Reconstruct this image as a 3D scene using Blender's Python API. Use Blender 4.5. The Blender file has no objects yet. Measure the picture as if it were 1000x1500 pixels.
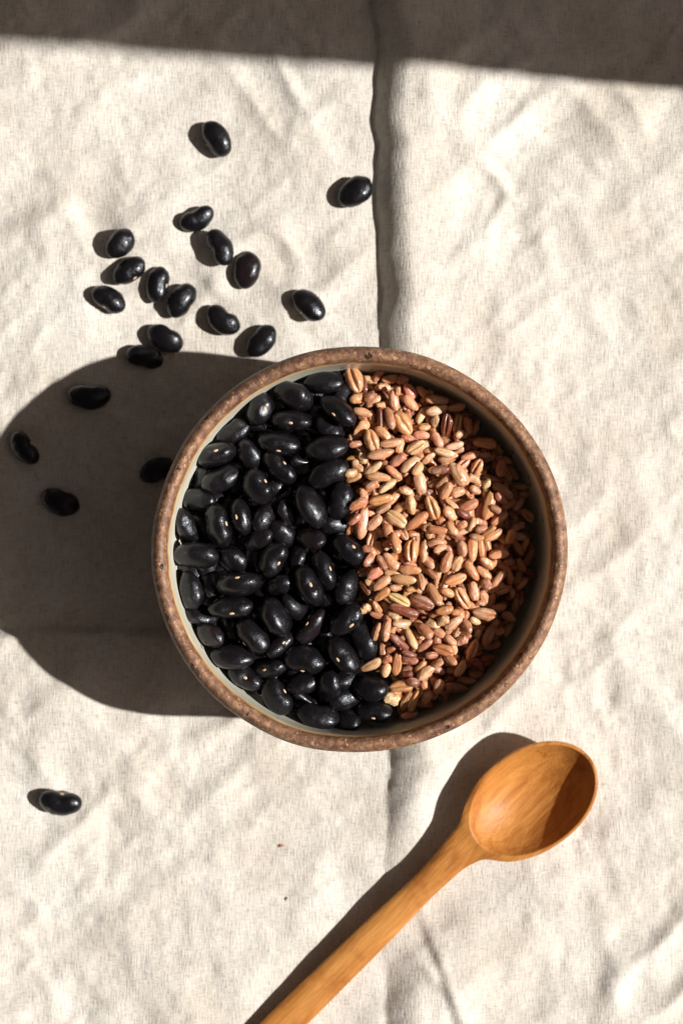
import bpy, bmesh, math, random
import numpy as np
from mathutils import Vector, Matrix, Quaternion, Euler

C = bpy.context.scene
R = math.radians
rng = np.random.default_rng(11)
random.seed(5)
MM = 0.001

# ------------------------------------------------------------------ camera
CAM_H = 508.0                     # mm above the cloth
SC = 4.8                          # photo pixels per mm at cloth level
cam_d = bpy.data.cameras.new("camera")
cam = bpy.data.objects.new("camera", cam_d)
C.collection.objects.link(cam)
cam.location = (0, 0, CAM_H * MM)
cam_d.sensor_fit = 'HORIZONTAL'
cam_d.sensor_width = 24.0
cam_d.lens = 24.0 * CAM_H / (1000 / SC)
cam_d.clip_start = 0.01
cam_d.clip_end = 50
cam_d.dof.use_dof = True
cam_d.dof.focus_distance = (CAM_H - 51) * MM
cam_d.dof.aperture_fstop = 11.0
C.camera = cam

# ------------------------------------------------------------------ sky, sun, exposure
SUN_EL, SUN_AZ = 42.7, -3.9
w = bpy.data.worlds.new("World")
C.world = w
w.use_nodes = True
nt = w.node_tree
sky = nt.nodes.new("ShaderNodeTexSky")
sky.sky_type = 'NISHITA'
sky.sun_disc = False
sky.dust_density = 7.0
sky.air_density = 1.0
sky.sun_elevation = R(SUN_EL)
sky.sun_rotation = R(90 - SUN_AZ)
hs = nt.nodes.new("ShaderNodeHueSaturation")
hs.inputs['Saturation'].default_value = 0.10
hs.inputs['Value'].default_value = 0.33
bg = nt.nodes["Background"]
nt.links.new(sky.outputs[0], hs.inputs['Color'])
warm = nt.nodes.new("ShaderNodeMix"); warm.data_type = 'RGBA'; warm.blend_type = 'MULTIPLY'   # a warm, hazy light rather than a deep blue sky
warm.inputs[0].default_value = 1.0; warm.inputs[7].default_value = (1.0, .83, .74, 1)
nt.links.new(hs.outputs[0], warm.inputs[6]); nt.links.new(warm.outputs[2], bg.inputs[0])
bg.inputs[1].default_value = 0.05
sun_d = bpy.data.lights.new("sun", 'SUN')
sun_d.energy = 4.8
sun_d.angle = R(0.75)
sun_d.color = (1.0, 0.97, 0.93)
sun = bpy.data.objects.new("sun", sun_d)
C.collection.objects.link(sun)
sv = Vector((math.cos(R(SUN_EL)) * math.cos(R(SUN_AZ)), math.cos(R(SUN_EL)) * math.sin(R(SUN_AZ)), math.sin(R(SUN_EL))))
sun.rotation_euler = sv.to_track_quat('Z', 'Y').to_euler()
sun.location = (0.6, 0, 0.8)
C.view_settings.view_transform = 'Standard'
C.view_settings.look = 'None'
C.view_settings.exposure = 0.37
C.view_settings.gamma = 1.0

# ------------------------------------------------------------------ helpers
def P(px, py, z=0.0):
    """photo pixel -> place in mm on the level z"""
    k = (CAM_H - z) / CAM_H / SC
    return np.array([(px - 500) * k, (750 - py) * k, z])

def mesh_from(name, verts, faces, mat, smooth=True):
    me = bpy.data.meshes.new(name)
    me.from_pydata([tuple(v) for v in verts], [], [tuple(f) for f in faces])
    me.materials.append(mat)
    if smooth:
        me.polygons.foreach_set("use_smooth", [True] * len(me.polygons))
    me.update()
    return me

def link(name, me, parent=None):
    o = bpy.data.objects.new(name, me)
    C.collection.objects.link(o)
    if parent:
        o.parent = parent
    return o

def tag(o, label=None, cat=None, group=None, kind=None):
    if label: o["label"] = label
    if cat: o["category"] = cat
    if group: o["group"] = group
    if kind: o["kind"] = kind
    return o

def vnoise(x, y, seed):
    """smooth 2D value noise, roughly -1..1"""
    g = np.random.default_rng(seed).uniform(-1, 1, (257, 257))
    xi = np.floor(x).astype(int); yi = np.floor(y).astype(int)
    fx = x - xi; fy = y - yi
    fx = fx * fx * fx * (fx * (fx * 6 - 15) + 10); fy = fy * fy * fy * (fy * (fy * 6 - 15) + 10)
    x0 = xi % 257; x1 = (xi + 1) % 257; y0 = yi % 257; y1 = (yi + 1) % 257
    return (g[y0, x0] * (1 - fx) + g[y0, x1] * fx) * (1 - fy) + (g[y1, x0] * (1 - fx) + g[y1, x1] * fx) * fy

def sstep(a, b, x):
    t = np.clip((x - a) / (b - a), 0, 1)
    return t * t * (3 - 2 * t)

# ---- node helper
class N:
    def __init__(s, name):
        s.m = bpy.data.materials.new(name); s.m.use_nodes = True
        s.t = s.m.node_tree; s.b = s.t.nodes["Principled BSDF"]
        s.co = s.t.nodes.new("ShaderNodeTexCoord")
    def new(s, typ, **kw):
        n = s.t.nodes.new(typ)
        for k, v in kw.items(): setattr(n, k, v)
        return n
    def L(s, a, b): s.t.links.new(a, b)
    def noise(s, scale, detail=3, rough=.55, dist=0, vec=None, out='Fac'):
        n = s.new("ShaderNodeTexNoise")
        n.inputs['Scale'].default_value = scale; n.inputs['Detail'].default_value = detail
        n.inputs['Roughness'].default_value = rough; n.inputs['Distortion'].default_value = dist
        s.L(vec or s.co.outputs['Object'], n.inputs['Vector'])
        return n.outputs[out]
    def mapping(s, scale=(1, 1, 1), rot=(0, 0, 0), loc=(0, 0, 0), vec=None):
        n = s.new("ShaderNodeMapping")
        n.inputs['Scale'].default_value = scale; n.inputs['Rotation'].default_value = rot; n.inputs['Location'].default_value = loc
        s.L(vec or s.co.outputs['Object'], n.inputs['Vector'])
        return n.outputs[0]
    def ramp(s, fac, stops, interp='LINEAR'):
        n = s.new("ShaderNodeValToRGB"); n.color_ramp.interpolation = interp
        e = n.color_ramp.elements
        while len(e) < len(stops): e.new(.5)
        for q, (p, c) in zip(e, stops):
            q.position = p
            q.color = (c, c, c, 1) if isinstance(c, (int, float)) else (*c, 1)
        s.L(fac, n.inputs[0]); return n.outputs[0]
    def mix(s, fac, a, b, mode='MIX'):
        n = s.new("ShaderNodeMix", data_type='RGBA', blend_type=mode)
        for v, i in ((fac, 0), (a, 6), (b, 7)):
            if isinstance(v, (int, float)): n.inputs[i].default_value = v
            elif isinstance(v, tuple): n.inputs[i].default_value = (*v, 1)
            else: s.L(v, n.inputs[i])
        return n.outputs[2]
    def math(s, op, a, b=None):
        n = s.new("ShaderNodeMath", operation=op)
        for v, i in ((a, 0), (b, 1)):
            if v is None: continue
            if isinstance(v, (int, float)): n.inputs[i].default_value = v
            else: s.L(v, n.inputs[i])
        return n.outputs[0]
    def bump(s, h, strength, dist, prev=None):
        n = s.new("ShaderNodeBump"); n.inputs['Strength'].default_value = strength; n.inputs['Distance'].default_value = dist
        s.L(h, n.inputs['Height'])
        if prev: s.L(prev, n.inputs['Normal'])
        return n.outputs[0]
    def set(s, **kw):
        for k, v in kw.items():
            i = s.b.inputs[k.replace('_', ' ')]
            if isinstance(v, (int, float)): i.default_value = v
            elif isinstance(v, tuple): i.default_value = (*v, 1) if len(v) == 3 and i.type == 'RGBA' else v
            else: s.L(v, i)
        return s

# ------------------------------------------------------------------ materials
def mat_linen():
    n = N("linen")
    a = n.noise(1, 2, .6, vec=n.mapping((2500, 270, 1), rot=(0, 0, R(.6))))
    b = n.noise(1, 2, .6, vec=n.mapping((300, 2600, 1), rot=(0, 0, R(-.4)), loc=(3, 7, 0)))
    weave = n.math('ADD', a, b)
    slub = n.noise(1, 2, .5, vec=n.mapping((1500, 35, 1), loc=(9, 1, 0)))
    tone = n.noise(28, 4, .6)
    fine = n.noise(210, 5, .7)
    c = n.ramp(tone, [(.32, (.63, .57, .485)), (.5, (.71, .66, .585)), (.68, (.76, .72, .655))])
    c = n.mix(.60, c, n.ramp(weave, [(.66, .40), (.95, .86), (1.12, 1.0)]), 'MULTIPLY')
    c = n.mix(.38, c, n.ramp(slub, [(.3, .78), (.5, 1.0), (.75, .93)]), 'MULTIPLY')
    c = n.mix(.32, c, n.ramp(fine, [(.32, .72), (.56, 1.0)]), 'MULTIPLY')
    # a few straw coloured flecks of flax
    sp = n.noise(330, 1, .5)
    c = n.mix(n.ramp(sp, [(.79, 0.0), (.83, .55)]), c, (.42, .27, .13))
    h = n.bump(weave, .9, .00032)
    h = n.bump(fine, .25, .0005, h)
    n.set(Base_Color=c, Roughness=.9, Normal=h, Sheen_Weight=.15, Sheen_Roughness=.5)
    n.b.inputs['Specular IOR Level'].default_value = .15
    return n.m

def mat_clay():
    n = N("bare_brown_clay")
    big = n.noise(55, 4, .6)
    mid = n.noise(420, 4, .65)
    c = n.ramp(mid, [(.30, (.10, .050, .030)), (.5, (.235, .122, .072)), (.68, (.42, .25, .145))])
    c = n.mix(.8, c, n.ramp(big, [(.32, (.50, .42, .38)), (.5, (.9, .86, .80)), (.68, (1.0, .92, .78))]), 'MULTIPLY')
    wv = n.new("ShaderNodeVectorMath", operation='MULTIPLY_ADD')
    n.L(n.noise(900, 3, .6, out='Color'), wv.inputs[0]); wv.inputs[1].default_value = (.0016, .0016, .0016); n.L(n.co.outputs['Object'], wv.inputs[2])
    v = n.new("ShaderNodeTexVoronoi"); v.inputs['Scale'].default_value = 760
    n.L(wv.outputs[0], v.inputs['Vector'])
    pick = n.new("ShaderNodeSeparateColor"); n.L(v.outputs['Color'], pick.inputs[0])
    size = n.math('MULTIPLY', pick.outputs[1], .34)
    spot = n.math('MULTIPLY', n.ramp(n.math('SUBTRACT', v.outputs['Distance'], size), [(.02, 1.0), (.12, 0.0)]), n.ramp(pick.outputs[0], [(.55, 0.0), (.70, .9)]))
    c = n.mix(spot, c, (.52, .27, .135))
    v2 = n.new("ShaderNodeTexVoronoi"); v2.inputs['Scale'].default_value = 300
    n.L(n.mapping(loc=(5, 3, 1), vec=wv.outputs[0]), v2.inputs['Vector'])
    p2 = n.new("ShaderNodeSeparateColor"); n.L(v2.outputs['Color'], p2.inputs[0])
    pit = n.math('MULTIPLY', n.ramp(v2.outputs['Distance'], [(.13, 1.0), (.22, 0.0)]), n.ramp(p2.outputs[1], [(.80, 0.0), (.84, 1.0)]))
    c = n.mix(pit, c, (.03, .018, .012))
    h = n.math('SUBTRACT', n.math('MULTIPLY', mid, .6), pit)
    h = n.math('ADD', h, n.math('MULTIPLY', spot, .3))
    n.set(Base_Color=c, Roughness=n.ramp(mid, [(.3, .62), (.7, .42)]), Normal=n.bump(h, 1.0, .0009))
    n.b.inputs['Specular IOR Level'].default_value = .45
    return n.m

def mat_glaze(inner=True):
    n = N("cream_glaze" if inner else "grey_outer_glaze")
    sep = n.new("ShaderNodeSeparateXYZ"); n.L(n.co.outputs['Object'], sep.inputs[0])
    tone = n.noise(70, 4, .6)
    c = n.ramp(tone, [(.3, (.58, .56, .46)), (.7, (.74, .71, .60))] if inner else [(.3, (.17, .105, .065)), (.7, (.26, .17, .11))])
    v2 = n.new("ShaderNodeTexVoronoi"); v2.inputs['Scale'].default_value = 230
    n.L(n.co.outputs['Object'], v2.inputs['Vector'])
    p2 = n.new("ShaderNodeSeparateColor"); n.L(v2.outputs['Color'], p2.inputs[0])
    pit = n.math('MULTIPLY', n.ramp(v2.outputs['Distance'], [(.10, 1.0), (.2, 0.0)]), n.ramp(p2.outputs[0], [(.76, 0.0), (.8, 1.0)]))
    c = n.mix(pit, c, (.10, .075, .05))
    if inner:
        # ochre break line where the glaze thins out at the rim (a band of its own on the pot)
        wob = n.math('MULTIPLY', n.math('SUBTRACT', n.noise(130, 4, .6), .5), .0032)
        zz = n.math('ADD', sep.outputs[2], wob)
        f = n.new("ShaderNodeMapRange"); f.inputs[1].default_value = .0525; f.inputs[2].default_value = .0584
        n.L(zz, f.inputs[0])
        edge = n.ramp(f.outputs[0], [(.0, 0.0), (.42, .15), (.7, .75), (1, 1.0)])
        oc = n.ramp(f.outputs[0], [(.45, (.66, .58, .36)), (.66, (.70, .46, .16)), (.86, (.42, .19, .06)), (.97, (.17, .08, .045))])
        c = n.mix(edge, c, oc)
    n.set(Base_Color=c, Roughness=.30, Normal=n.bump(n.math('SUBTRACT', n.noise(300, 3, .5), pit), .25, .0003))
    n.b.inputs['Specular IOR Level'].default_value = .35
    return n.m

def mat_bean(name, base, warm):
    n = N(name)
    oi = n.new("ShaderNodeObjectInfo")
    ad = n.new("ShaderNodeVectorMath", operation='ADD')
    n.L(n.co.outputs['Object'], ad.inputs[0])
    cmb = n.new("ShaderNodeCombineXYZ"); n.L(oi.outputs['Random'], cmb.inputs[0]); n.L(oi.outputs['Random'], cmb.inputs[1])
    n.L(cmb.outputs[0], ad.inputs[1])
    vec = ad.outputs[0]
    tone = n.noise(260, 4, .6, vec=vec)
    c = n.ramp(tone, [(.3, base), (.75, warm)])
    c = n.mix(n.math('MULTIPLY', oi.outputs['Random'], .5), c, warm)
    dust = n.noise(2600, 3, .7, vec=vec)
    c = n.mix(n.ramp(dust, [(.70, 0.0), (.80, .30)]), c, (.12, .11, .105))
    scuff = n.noise(420, 5, .65, .6, vec=vec)
    ro = n.ramp(scuff, [(.32, .22), (.68, .42)])
    h = n.bump(n.noise(2300, 3, .65, vec=vec), .38, .0002)
    h = n.bump(n.noise(700, 4, .6, vec=vec), .35, .0004, h)
    h = n.bump(n.noise(190, 2, .5, vec=vec), .40, .0016, h)
    n.set(Base_Color=c, Roughness=ro, Normal=h, Coat_Weight=.20, Coat_Roughness=.16)
    n.b.inputs['Specular IOR Level'].default_value = .38
    n.b.inputs['Specular Tint'].default_value = (.86, .92, 1.0, 1)
    return n.m

def mat_hilum():
    n = N("cream_bean_eye")
    sep = n.new("ShaderNodeSeparateXYZ"); n.L(n.co.outputs['Object'], sep.inputs[0])
    t = n.noise(1500, 3)
    c = n.ramp(t, [(.3, (.62, .44, .27)), (.7, (.80, .64, .44))])
    line = n.ramp(n.math('ABSOLUTE', sep.outputs[2]), [(.0, .8), (.00012, 0.0)])
    c = n.mix(n.math('MULTIPLY', line, .5), c, (.34, .19, .09))
    n.set(Base_Color=c, Roughness=.55)
    return n.m

def mat_rice(stuff=False):
    n = N("cooked_brown_rice_heap" if stuff else "cooked_brown_rice")
    oi = n.new("ShaderNodeObjectInfo")
    if stuff:
        ge = n.new("ShaderNodeNewGeometry")
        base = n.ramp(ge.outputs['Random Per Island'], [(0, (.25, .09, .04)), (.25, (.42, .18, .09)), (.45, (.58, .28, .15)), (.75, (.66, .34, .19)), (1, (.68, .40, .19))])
        vec = n.co.outputs['Object']
    else:
        base = oi.outputs['Color']
        ad = n.new("ShaderNodeVectorMath", operation='ADD'); n.L(n.co.outputs['Object'], ad.inputs[0])
        cmb = n.new("ShaderNodeCombineXYZ"); n.L(oi.outputs['Random'], cmb.inputs[0]); n.L(oi.outputs['Random'], cmb.inputs[2])
        n.L(cmb.outputs[0], ad.inputs[1]); vec = ad.outputs[0]
    t = n.noise(420, 4, .62, .4, vec=vec)
    c = n.mix(n.ramp(t, [(.35, .0), (.72, .75)]), base, n.mix(1.0, base, (.66, .44, .28), 'MULTIPLY'))
    pale = n.noise(300, 3, .55, vec=n.mapping(loc=(2, 4, 6), vec=vec))
    c = n.mix(n.ramp(pale, [(.52, .0), (.74, .55)]), c, (.88, .64, .44))
    bran = n.noise(1, 4, .65, .5, vec=n.mapping((240, 1300, 1300), vec=vec))
    c = n.mix(.75, c, n.ramp(bran, [(.34, (.62, .46, .36)), (.5, (1, 1, 1))]), 'MULTIPLY')
    sp = n.noise(1500, 2, .6, vec=vec)
    c = n.mix(n.ramp(sp, [(.72, 0.0), (.78, .6)]), c, (.10, .035, .02))
    h = n.bump(n.noise(1100, 4, .7, vec=vec), .95, .00045)
    h = n.bump(bran, .5, .0004, h)
    n.set(Base_Color=c, Roughness=n.ramp(n.noise(800, 3, vec=vec), [(.35, .16), (.7, .38)]), Normal=h)
    n.b.inputs['Subsurface Weight'].default_value = .5
    n.b.inputs['Coat Weight'].default_value = .3; n.b.inputs['Coat Roughness'].default_value = .14
    n.b.inputs['Subsurface Radius'].default_value = (1.0, .45, .22)
    n.b.inputs['Subsurface Scale'].default_value = .001
    n.b.inputs['Specular IOR Level'].default_value = .5
    return n.m

def mat_spoon():
    n = N("oiled_cherry_wood")
    warp = n.noise(18, 3, .5)
    vec = n.mapping((26, 260, 260))
    g1 = n.noise(1, 5, .62, 1.1, vec=vec)
    g2 = n.noise(1, 3, .6, .3, vec=n.mapping((70, 1500, 1500), loc=(3, 3, 3)))
    big = n.noise(1, 3, .5, .8, vec=n.mapping((16, 60, 60), loc=(1, 4, 2)))
    c = n.ramp(g1, [(.28, (.37, .122, .022)), (.48, (.51, .208, .044)), (.62, (.59, .257, .060)), (.8, (.66, .32, .09))])
    c = n.mix(.6, c, n.ramp(big, [(.3, (.74, .62, .48)), (.6, (1, 1, 1))]), 'MULTIPLY')
    c = n.mix(.32, c, n.ramp(g2, [(.3, .55), (.55, 1.0)]), 'MULTIPLY')
    pores = n.noise(1, 2, .5, vec=n.mapping((160, 2600, 2600), loc=(7, 1, 5)))
    c = n.mix(n.ramp(pores, [(.66, 0.0), (.74, .40)]), c, (.16, .055, .012))
    blot = n.noise(75, 5, .6, .5)
    c = n.mix(.7, c, n.ramp(blot, [(.34, (.68, .56, .44)), (.52, (1, 1, 1))]), 'MULTIPLY')
    h = n.bump(n.noise(1, 2, .5, vec=n.mapping((60, 150, 150))), .25, .0012)
    h = n.bump(n.math('SUBTRACT', g2, pores), .4, .0003, h)
    n.set(Base_Color=c, Roughness=n.ramp(g1, [(.3, .42), (.7, .58)]), Normal=h)
    n.b.inputs['Specular IOR Level'].default_value = .4
    return n.m

def mat_plain(name, col, rough, scale):
    n = N(name)
    c = n.mix(n.noise(scale, 5, .6), col, tuple(x * .8 for x in col))
    n.set(Base_Color=c, Roughness=rough, Normal=n.bump(n.noise(scale * 8, 4), .2, .001))
    return n.m

M_linen, M_clay, M_glaze, M_outer = mat_linen(), mat_clay(), mat_glaze(True), mat_glaze(False)
M_bean = mat_bean("black_bean_coat", (.0030, .0029, .0038), (.0085, .0065, .0080))
M_bean_red = mat_bean("reddish_black_bean_coat", (.005, .004, .0048), (.015, .0085, .0105))
M_hilum, M_rice, M_rice_heap, M_spoon = mat_hilum(), mat_rice(), mat_rice(True), mat_spoon()
M_table = mat_plain("table_wood", (.16, .10, .06), .6, 12)
M_added_wall = mat_plain("added_wall_paint", (.55, .53, .50), .8, 9)

# ------------------------------------------------------------------ bowl place
RIM_Z = 60.0
bc = P(526, 806, RIM_Z)
BX, BY = bc[0], bc[1]
BYS = 0.985                     # the pot is thrown very slightly out of round

# spoon axis (set out here because the cloth lies flat under it)
SP_A, SP_B = P(398, 1528, 7), P(672, 1250, 10)

# ------------------------------------------------------------------ linen cloth
def crease_x(Y):
    ys = np.array([-260, -160, -130, -95, -60, 52, 73, 94, 115, 139, 157, 260])
    xs = np.array([24, 23.5, 23, 24, 25, 21.6, 21.0, 19.2, 20.0, 20.4, 18.2, 16])
    return np.interp(Y, ys, xs) + 1.0 * vnoise(Y / 11 + 40, Y * 0 + 3.3, 21) + .30 * vnoise(Y / 4.1 + 9, Y * 0 + 8.3, 22)

def cloth_z(X, Y):
    X = np.asarray(X, float); Y = np.asarray(Y, float)
    wx = X + 5 * vnoise(X / 30 + 7, Y / 30 + 3, 1); wy = Y + 5 * vnoise(X / 30 + 17, Y / 30 + 31, 2)
    # soft crumples at several sizes
    z = 1.9 * vnoise(wx / 45 + 60, wy / 45 + 60, 3)
    patch = .2 + .8 * sstep(-.45, .45, vnoise(X / 38 + 33, Y / 38 + 11, 5))
    # folds that mostly run up to the right, as in a cloth shaken out and half smoothed
    p = .80 * wx + .60 * wy; q = -.60 * wx + .80 * wy
    a = vnoise(p / 29 + 60, q / 17 + 60, 4)
    z += 2.15 * (1 - 1.5 * np.sqrt(a * a + .03)) * patch
    p2 = .55 * wx - .83 * wy; q2 = .83 * wx + .55 * wy
    b = vnoise(p2 / 19 + 80, q2 / 12.5 + 80, 6)
    z += 1.5 * (1 - 1.5 * np.sqrt(b * b + .03)) * (.1 + .9 * sstep(-.3, .5, vnoise(X / 30 + 3, Y / 30 + 71, 15)))
    c = vnoise(p / 10 + 31, q / 7.5 + 47, 27)
    z += .50 * (1 - 1.5 * np.sqrt(c * c + .02)) * (.15 + .85 * sstep(-.4, .4, vnoise(X / 26 + 43, Y / 26 + 21, 16)))
    z += .50 * vnoise(wx / 7.0 + 90, wy / 7.5 + 90, 7) * (.3 + .7 * patch)
    z += .20 * vnoise(wx / 3.4 + 50, wy / 3.6 + 95, 17)
    z += .07 * vnoise(wx / 1.7 + 99, wy / 1.8 + 99, 8)
    # the folding crease running away from the viewer: steep on its left, a long lean on its right
    d = X - crease_x(Y)
    z = z * (1 - .8 * np.exp(-((d + 6) / 10.0) ** 2) * sstep(30, 50, Y) - .5 * np.exp(-((d + 6) / 10.0) ** 2) * sstep(-50, -70, Y))
    amp = np.interp(Y, [-260, -150, -125, -100, -75, -60, 40, 60, 130, 170, 260], [3.6, 4.6, 4.4, 5.2, 6.0, 5.0, 5.8, 7.6, 7.9, 7.4, 6.0])
    steep = np.interp(Y, [-260, -75, 0, 50, 260], [9.5, 10.5, 10, 9.6, 9.6])
    t = np.clip(1 + d / steep, 0, 1)
    left = 1 - (1 - t) ** (1.85 + .10 * vnoise(Y / 7 + 14, Y * 0 + 2, 29))
    right = np.exp(-(np.clip(d, 0, None) / 24.0) ** 1.35)
    z += amp * np.where(d < 0, left, right)
    # a second, thin fold lower down that bends off to the right
    c2 = np.interp(Y, [-260, -157, -140, -128, -115], [46, 37, 32, 27, 23]) + .5 * vnoise(Y / 8 + 4, Y * 0 + 1, 23)
    d2 = X - c2
    z += 1.7 * np.where(d2 < 0, sstep(-3.6, 0, d2), np.exp(-np.clip(d2, 0, None) / 9)) * sstep(-112, -128, Y)
    # the crease that crosses it, lower edge standing up
    cy = -38.8 + .9 * vnoise(X / 14 + 2, X * 0 + 5, 24) - .008 * X
    e = cy - Y                   # positive below the crease
    am = np.interp(X, [-240, -100, -30, 60, 120, 240], [4.0, 4.0, 3.2, 1.0, .9, .9])
    z += am * np.where(e < 0, sstep(-2.8, 0, e), .38 + .62 * np.exp(-np.clip(e, 0, None) / 16)) * sstep(120, 55, e)
    # pressed flat under the bowl's foot and under the spoon
    r = np.hypot(X - BX, Y - BY)
    z = z * sstep(30, 54, r) - .9 * (1 - sstep(30, 52, r))
    ax = SP_B[:2] - SP_A[:2]; L = np.hypot(*ax); ax = ax / L
    u = (X - SP_A[0]) * ax[0] + (Y - SP_A[1]) * ax[1]; v = -(X - SP_A[0]) * ax[1] + (Y - SP_A[1]) * ax[0]
    m = (1 - sstep(7, 22, np.abs(v))) * sstep(-60, -30, u) * (1 - sstep(L + 42, L + 62, u))
    z = z * (1 - .6 * m) - .4 * m
    return np.maximum(z, -1.6)

def build_cloth():
    xs = np.arange(-225, 225.01, .8); ys = np.arange(-270, 270.01, .8)
    X, Y = np.meshgrid(xs, ys)
    Z = cloth_z(X, Y)
    nx, ny = len(xs), len(ys)
    v = np.stack([X.ravel(), Y.ravel(), Z.ravel()], 1)
    i = np.arange(nx * ny).reshape(ny, nx)
    f = np.stack([i[:-1, :-1].ravel(), i[:-1, 1:].ravel(), i[1:, 1:].ravel(), i[1:, :-1].ravel()], 1)
    # the hem: turned down to the table all round
    ring = np.concatenate([i[0, :], i[1:, -1], i[-1, -2::-1], i[-2:0:-1, 0]])
    lo = v[ring].copy(); lo[:, 2] = -2.6
    base = len(v); k = np.arange(len(ring)); k2 = (k + 1) % len(ring)
    f2 = np.stack([ring[k], base + k, base + k2, ring[k2]], 1)
    v = np.concatenate([v, lo]) * MM; f = np.concatenate([f, f2])
    me = bpy.data.meshes.new("linen_cloth")
    me.vertices.add(len(v)); me.vertices.foreach_set("co", v.ravel())
    me.loops.add(len(f) * 4); me.loops.foreach_set("vertex_index", f.ravel().astype(np.int32))
    me.polygons.add(len(f)); me.polygons.foreach_set("loop_start", np.arange(0, len(f) * 4, 4, dtype=np.int32))
    me.polygons.foreach_set("use_smooth", np.ones(len(f), bool))
    me.update(calc_edges=True); me.validate()
    me.materials.append(M_linen)
    o = link("linen_cloth", me)
    tag(o, "creased natural beige linen cloth spread under the bowl, spoon and scattered beans", "tablecloth")
build_cloth()

def box(name, x0, x1, y0, y1, z0, z1, mat, bev=.002):
    bm = bmesh.new()
    bmesh.ops.create_cube(bm, size=1)
    for vv in bm.verts:
        vv.co = Vector(((x0 + x1) / 2 + vv.co.x * (x1 - x0), (y0 + y1) / 2 + vv.co.y * (y1 - y0), (z0 + z1) / 2 + vv.co.z * (z1 - z0)))
    bmesh.ops.bevel(bm, geom=bm.edges[:], offset=bev, segments=2, affect='EDGES')
    me = bpy.data.meshes.new(name); bm.to_mesh(me); bm.free(); me.materials.append(mat)
    return link(name, me)
tag(box("table", -.55, .292, -.6, .5, -.036, -.0026, M_table), kind="structure")
# unseen wall slab added outside the frame, its edge placed to shade the cloth's top
tag(box("wall", .298, .60, .1155, .168, -.75, .66, M_added_wall, .0008), kind="structure")

# ------------------------------------------------------------------ the bowl
def catmull(pts, n):
    p = np.array(pts, float); out = []
    q = np.vstack([2 * p[0] - p[1], p, 2 * p[-1] - p[-2]])
    for i in range(len(p) - 1):
        for t in np.linspace(0, 1, n, endpoint=False):
            a, b, c, d = q[i:i + 4]
            out.append(.5 * ((2 * b) + (c - a) * t + (2 * a - 5 * b + 4 * c - d) * t * t + (3 * b - a - 3 * c + d) * t ** 3))
    out.append(p[-1]); return np.array(out)

def lathe(name, prof, mat, parent, seg=256, wob=.42, n=5):
    pr = catmull(prof, n)
    th = np.linspace(0, 2 * np.pi, seg, endpoint=False)
    v = []
    for (r, z) in pr:
        k = min(1.0, z / 40.0)
        rr = r + wob * k * (np.sin(2 * th + .6) * .5 + np.sin(3 * th + 2) * .35 + vnoise(np.cos(th) * 3 + 20, np.sin(th) * 3 + 20, 40) * .5) * (r > 5)
        zz = z + .22 * k * k * (np.sin(2 * th + 2.2) + .6 * np.sin(5 * th)) + .10 * k * vnoise(np.cos(th) * 9 + 20, np.sin(th) * 9 + 20, 41)
        v.append(np.stack([rr * np.cos(th), rr * np.sin(th) * BYS, zz], 1))
    v = np.concatenate(v) * MM
    f = []
    m = len(pr)
    for a in range(m - 1):
        for s in range(seg):
            t = (s + 1) % seg
            f.append((a * seg + s, a * seg + t, (a + 1) * seg + t, (a + 1) * seg + s))
    me = mesh_from(name, v, f, mat)
    return link(name, me, parent)

bowl = bpy.data.objects.new("ceramic_bowl", None); C.collection.objects.link(bowl)
bowl.location = (BX * MM, BY * MM, 0)
tag(bowl, "round brown-rimmed stoneware bowl, cream glazed inside, filled with black beans and rice", "bowl")
lathe("outer_wall", [(35.5, 1.5), (38, 3.2), (45, 8), (51.5, 17), (55, 30), (56.35, 43), (56.75, 51), (56.35, 54.6)], M_outer, bowl)
lathe("foot_ring", [(28.5, 3.2), (28.8, .5), (30, -.9), (33, -1.0), (35, -.2), (35.5, 1.5)], M_clay, bowl)
lathe("rim", [(56.35, 54.6), (56.25, 56.0), (55.9, 57.7), (55.15, 59.1), (54.3, 59.8), (53.5, 59.95), (52.7, 59.6), (52.15, 58.9), (51.8, 58.0)], M_clay, bowl, n=6)
lathe("inner_glaze", [(51.8, 58.0), (51.5, 56.6), (51.4, 55), (51.4, 52), (51.3, 48), (50.8, 42), (49.0, 33), (44, 21.5), (33, 11.5), (18, 7.2), (0.02, 6.2)], M_glaze, bowl)
lathe("underside", [(28.5, 3.2), (18, 2.6), (.02, 2.4)], M_clay, bowl)

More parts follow.
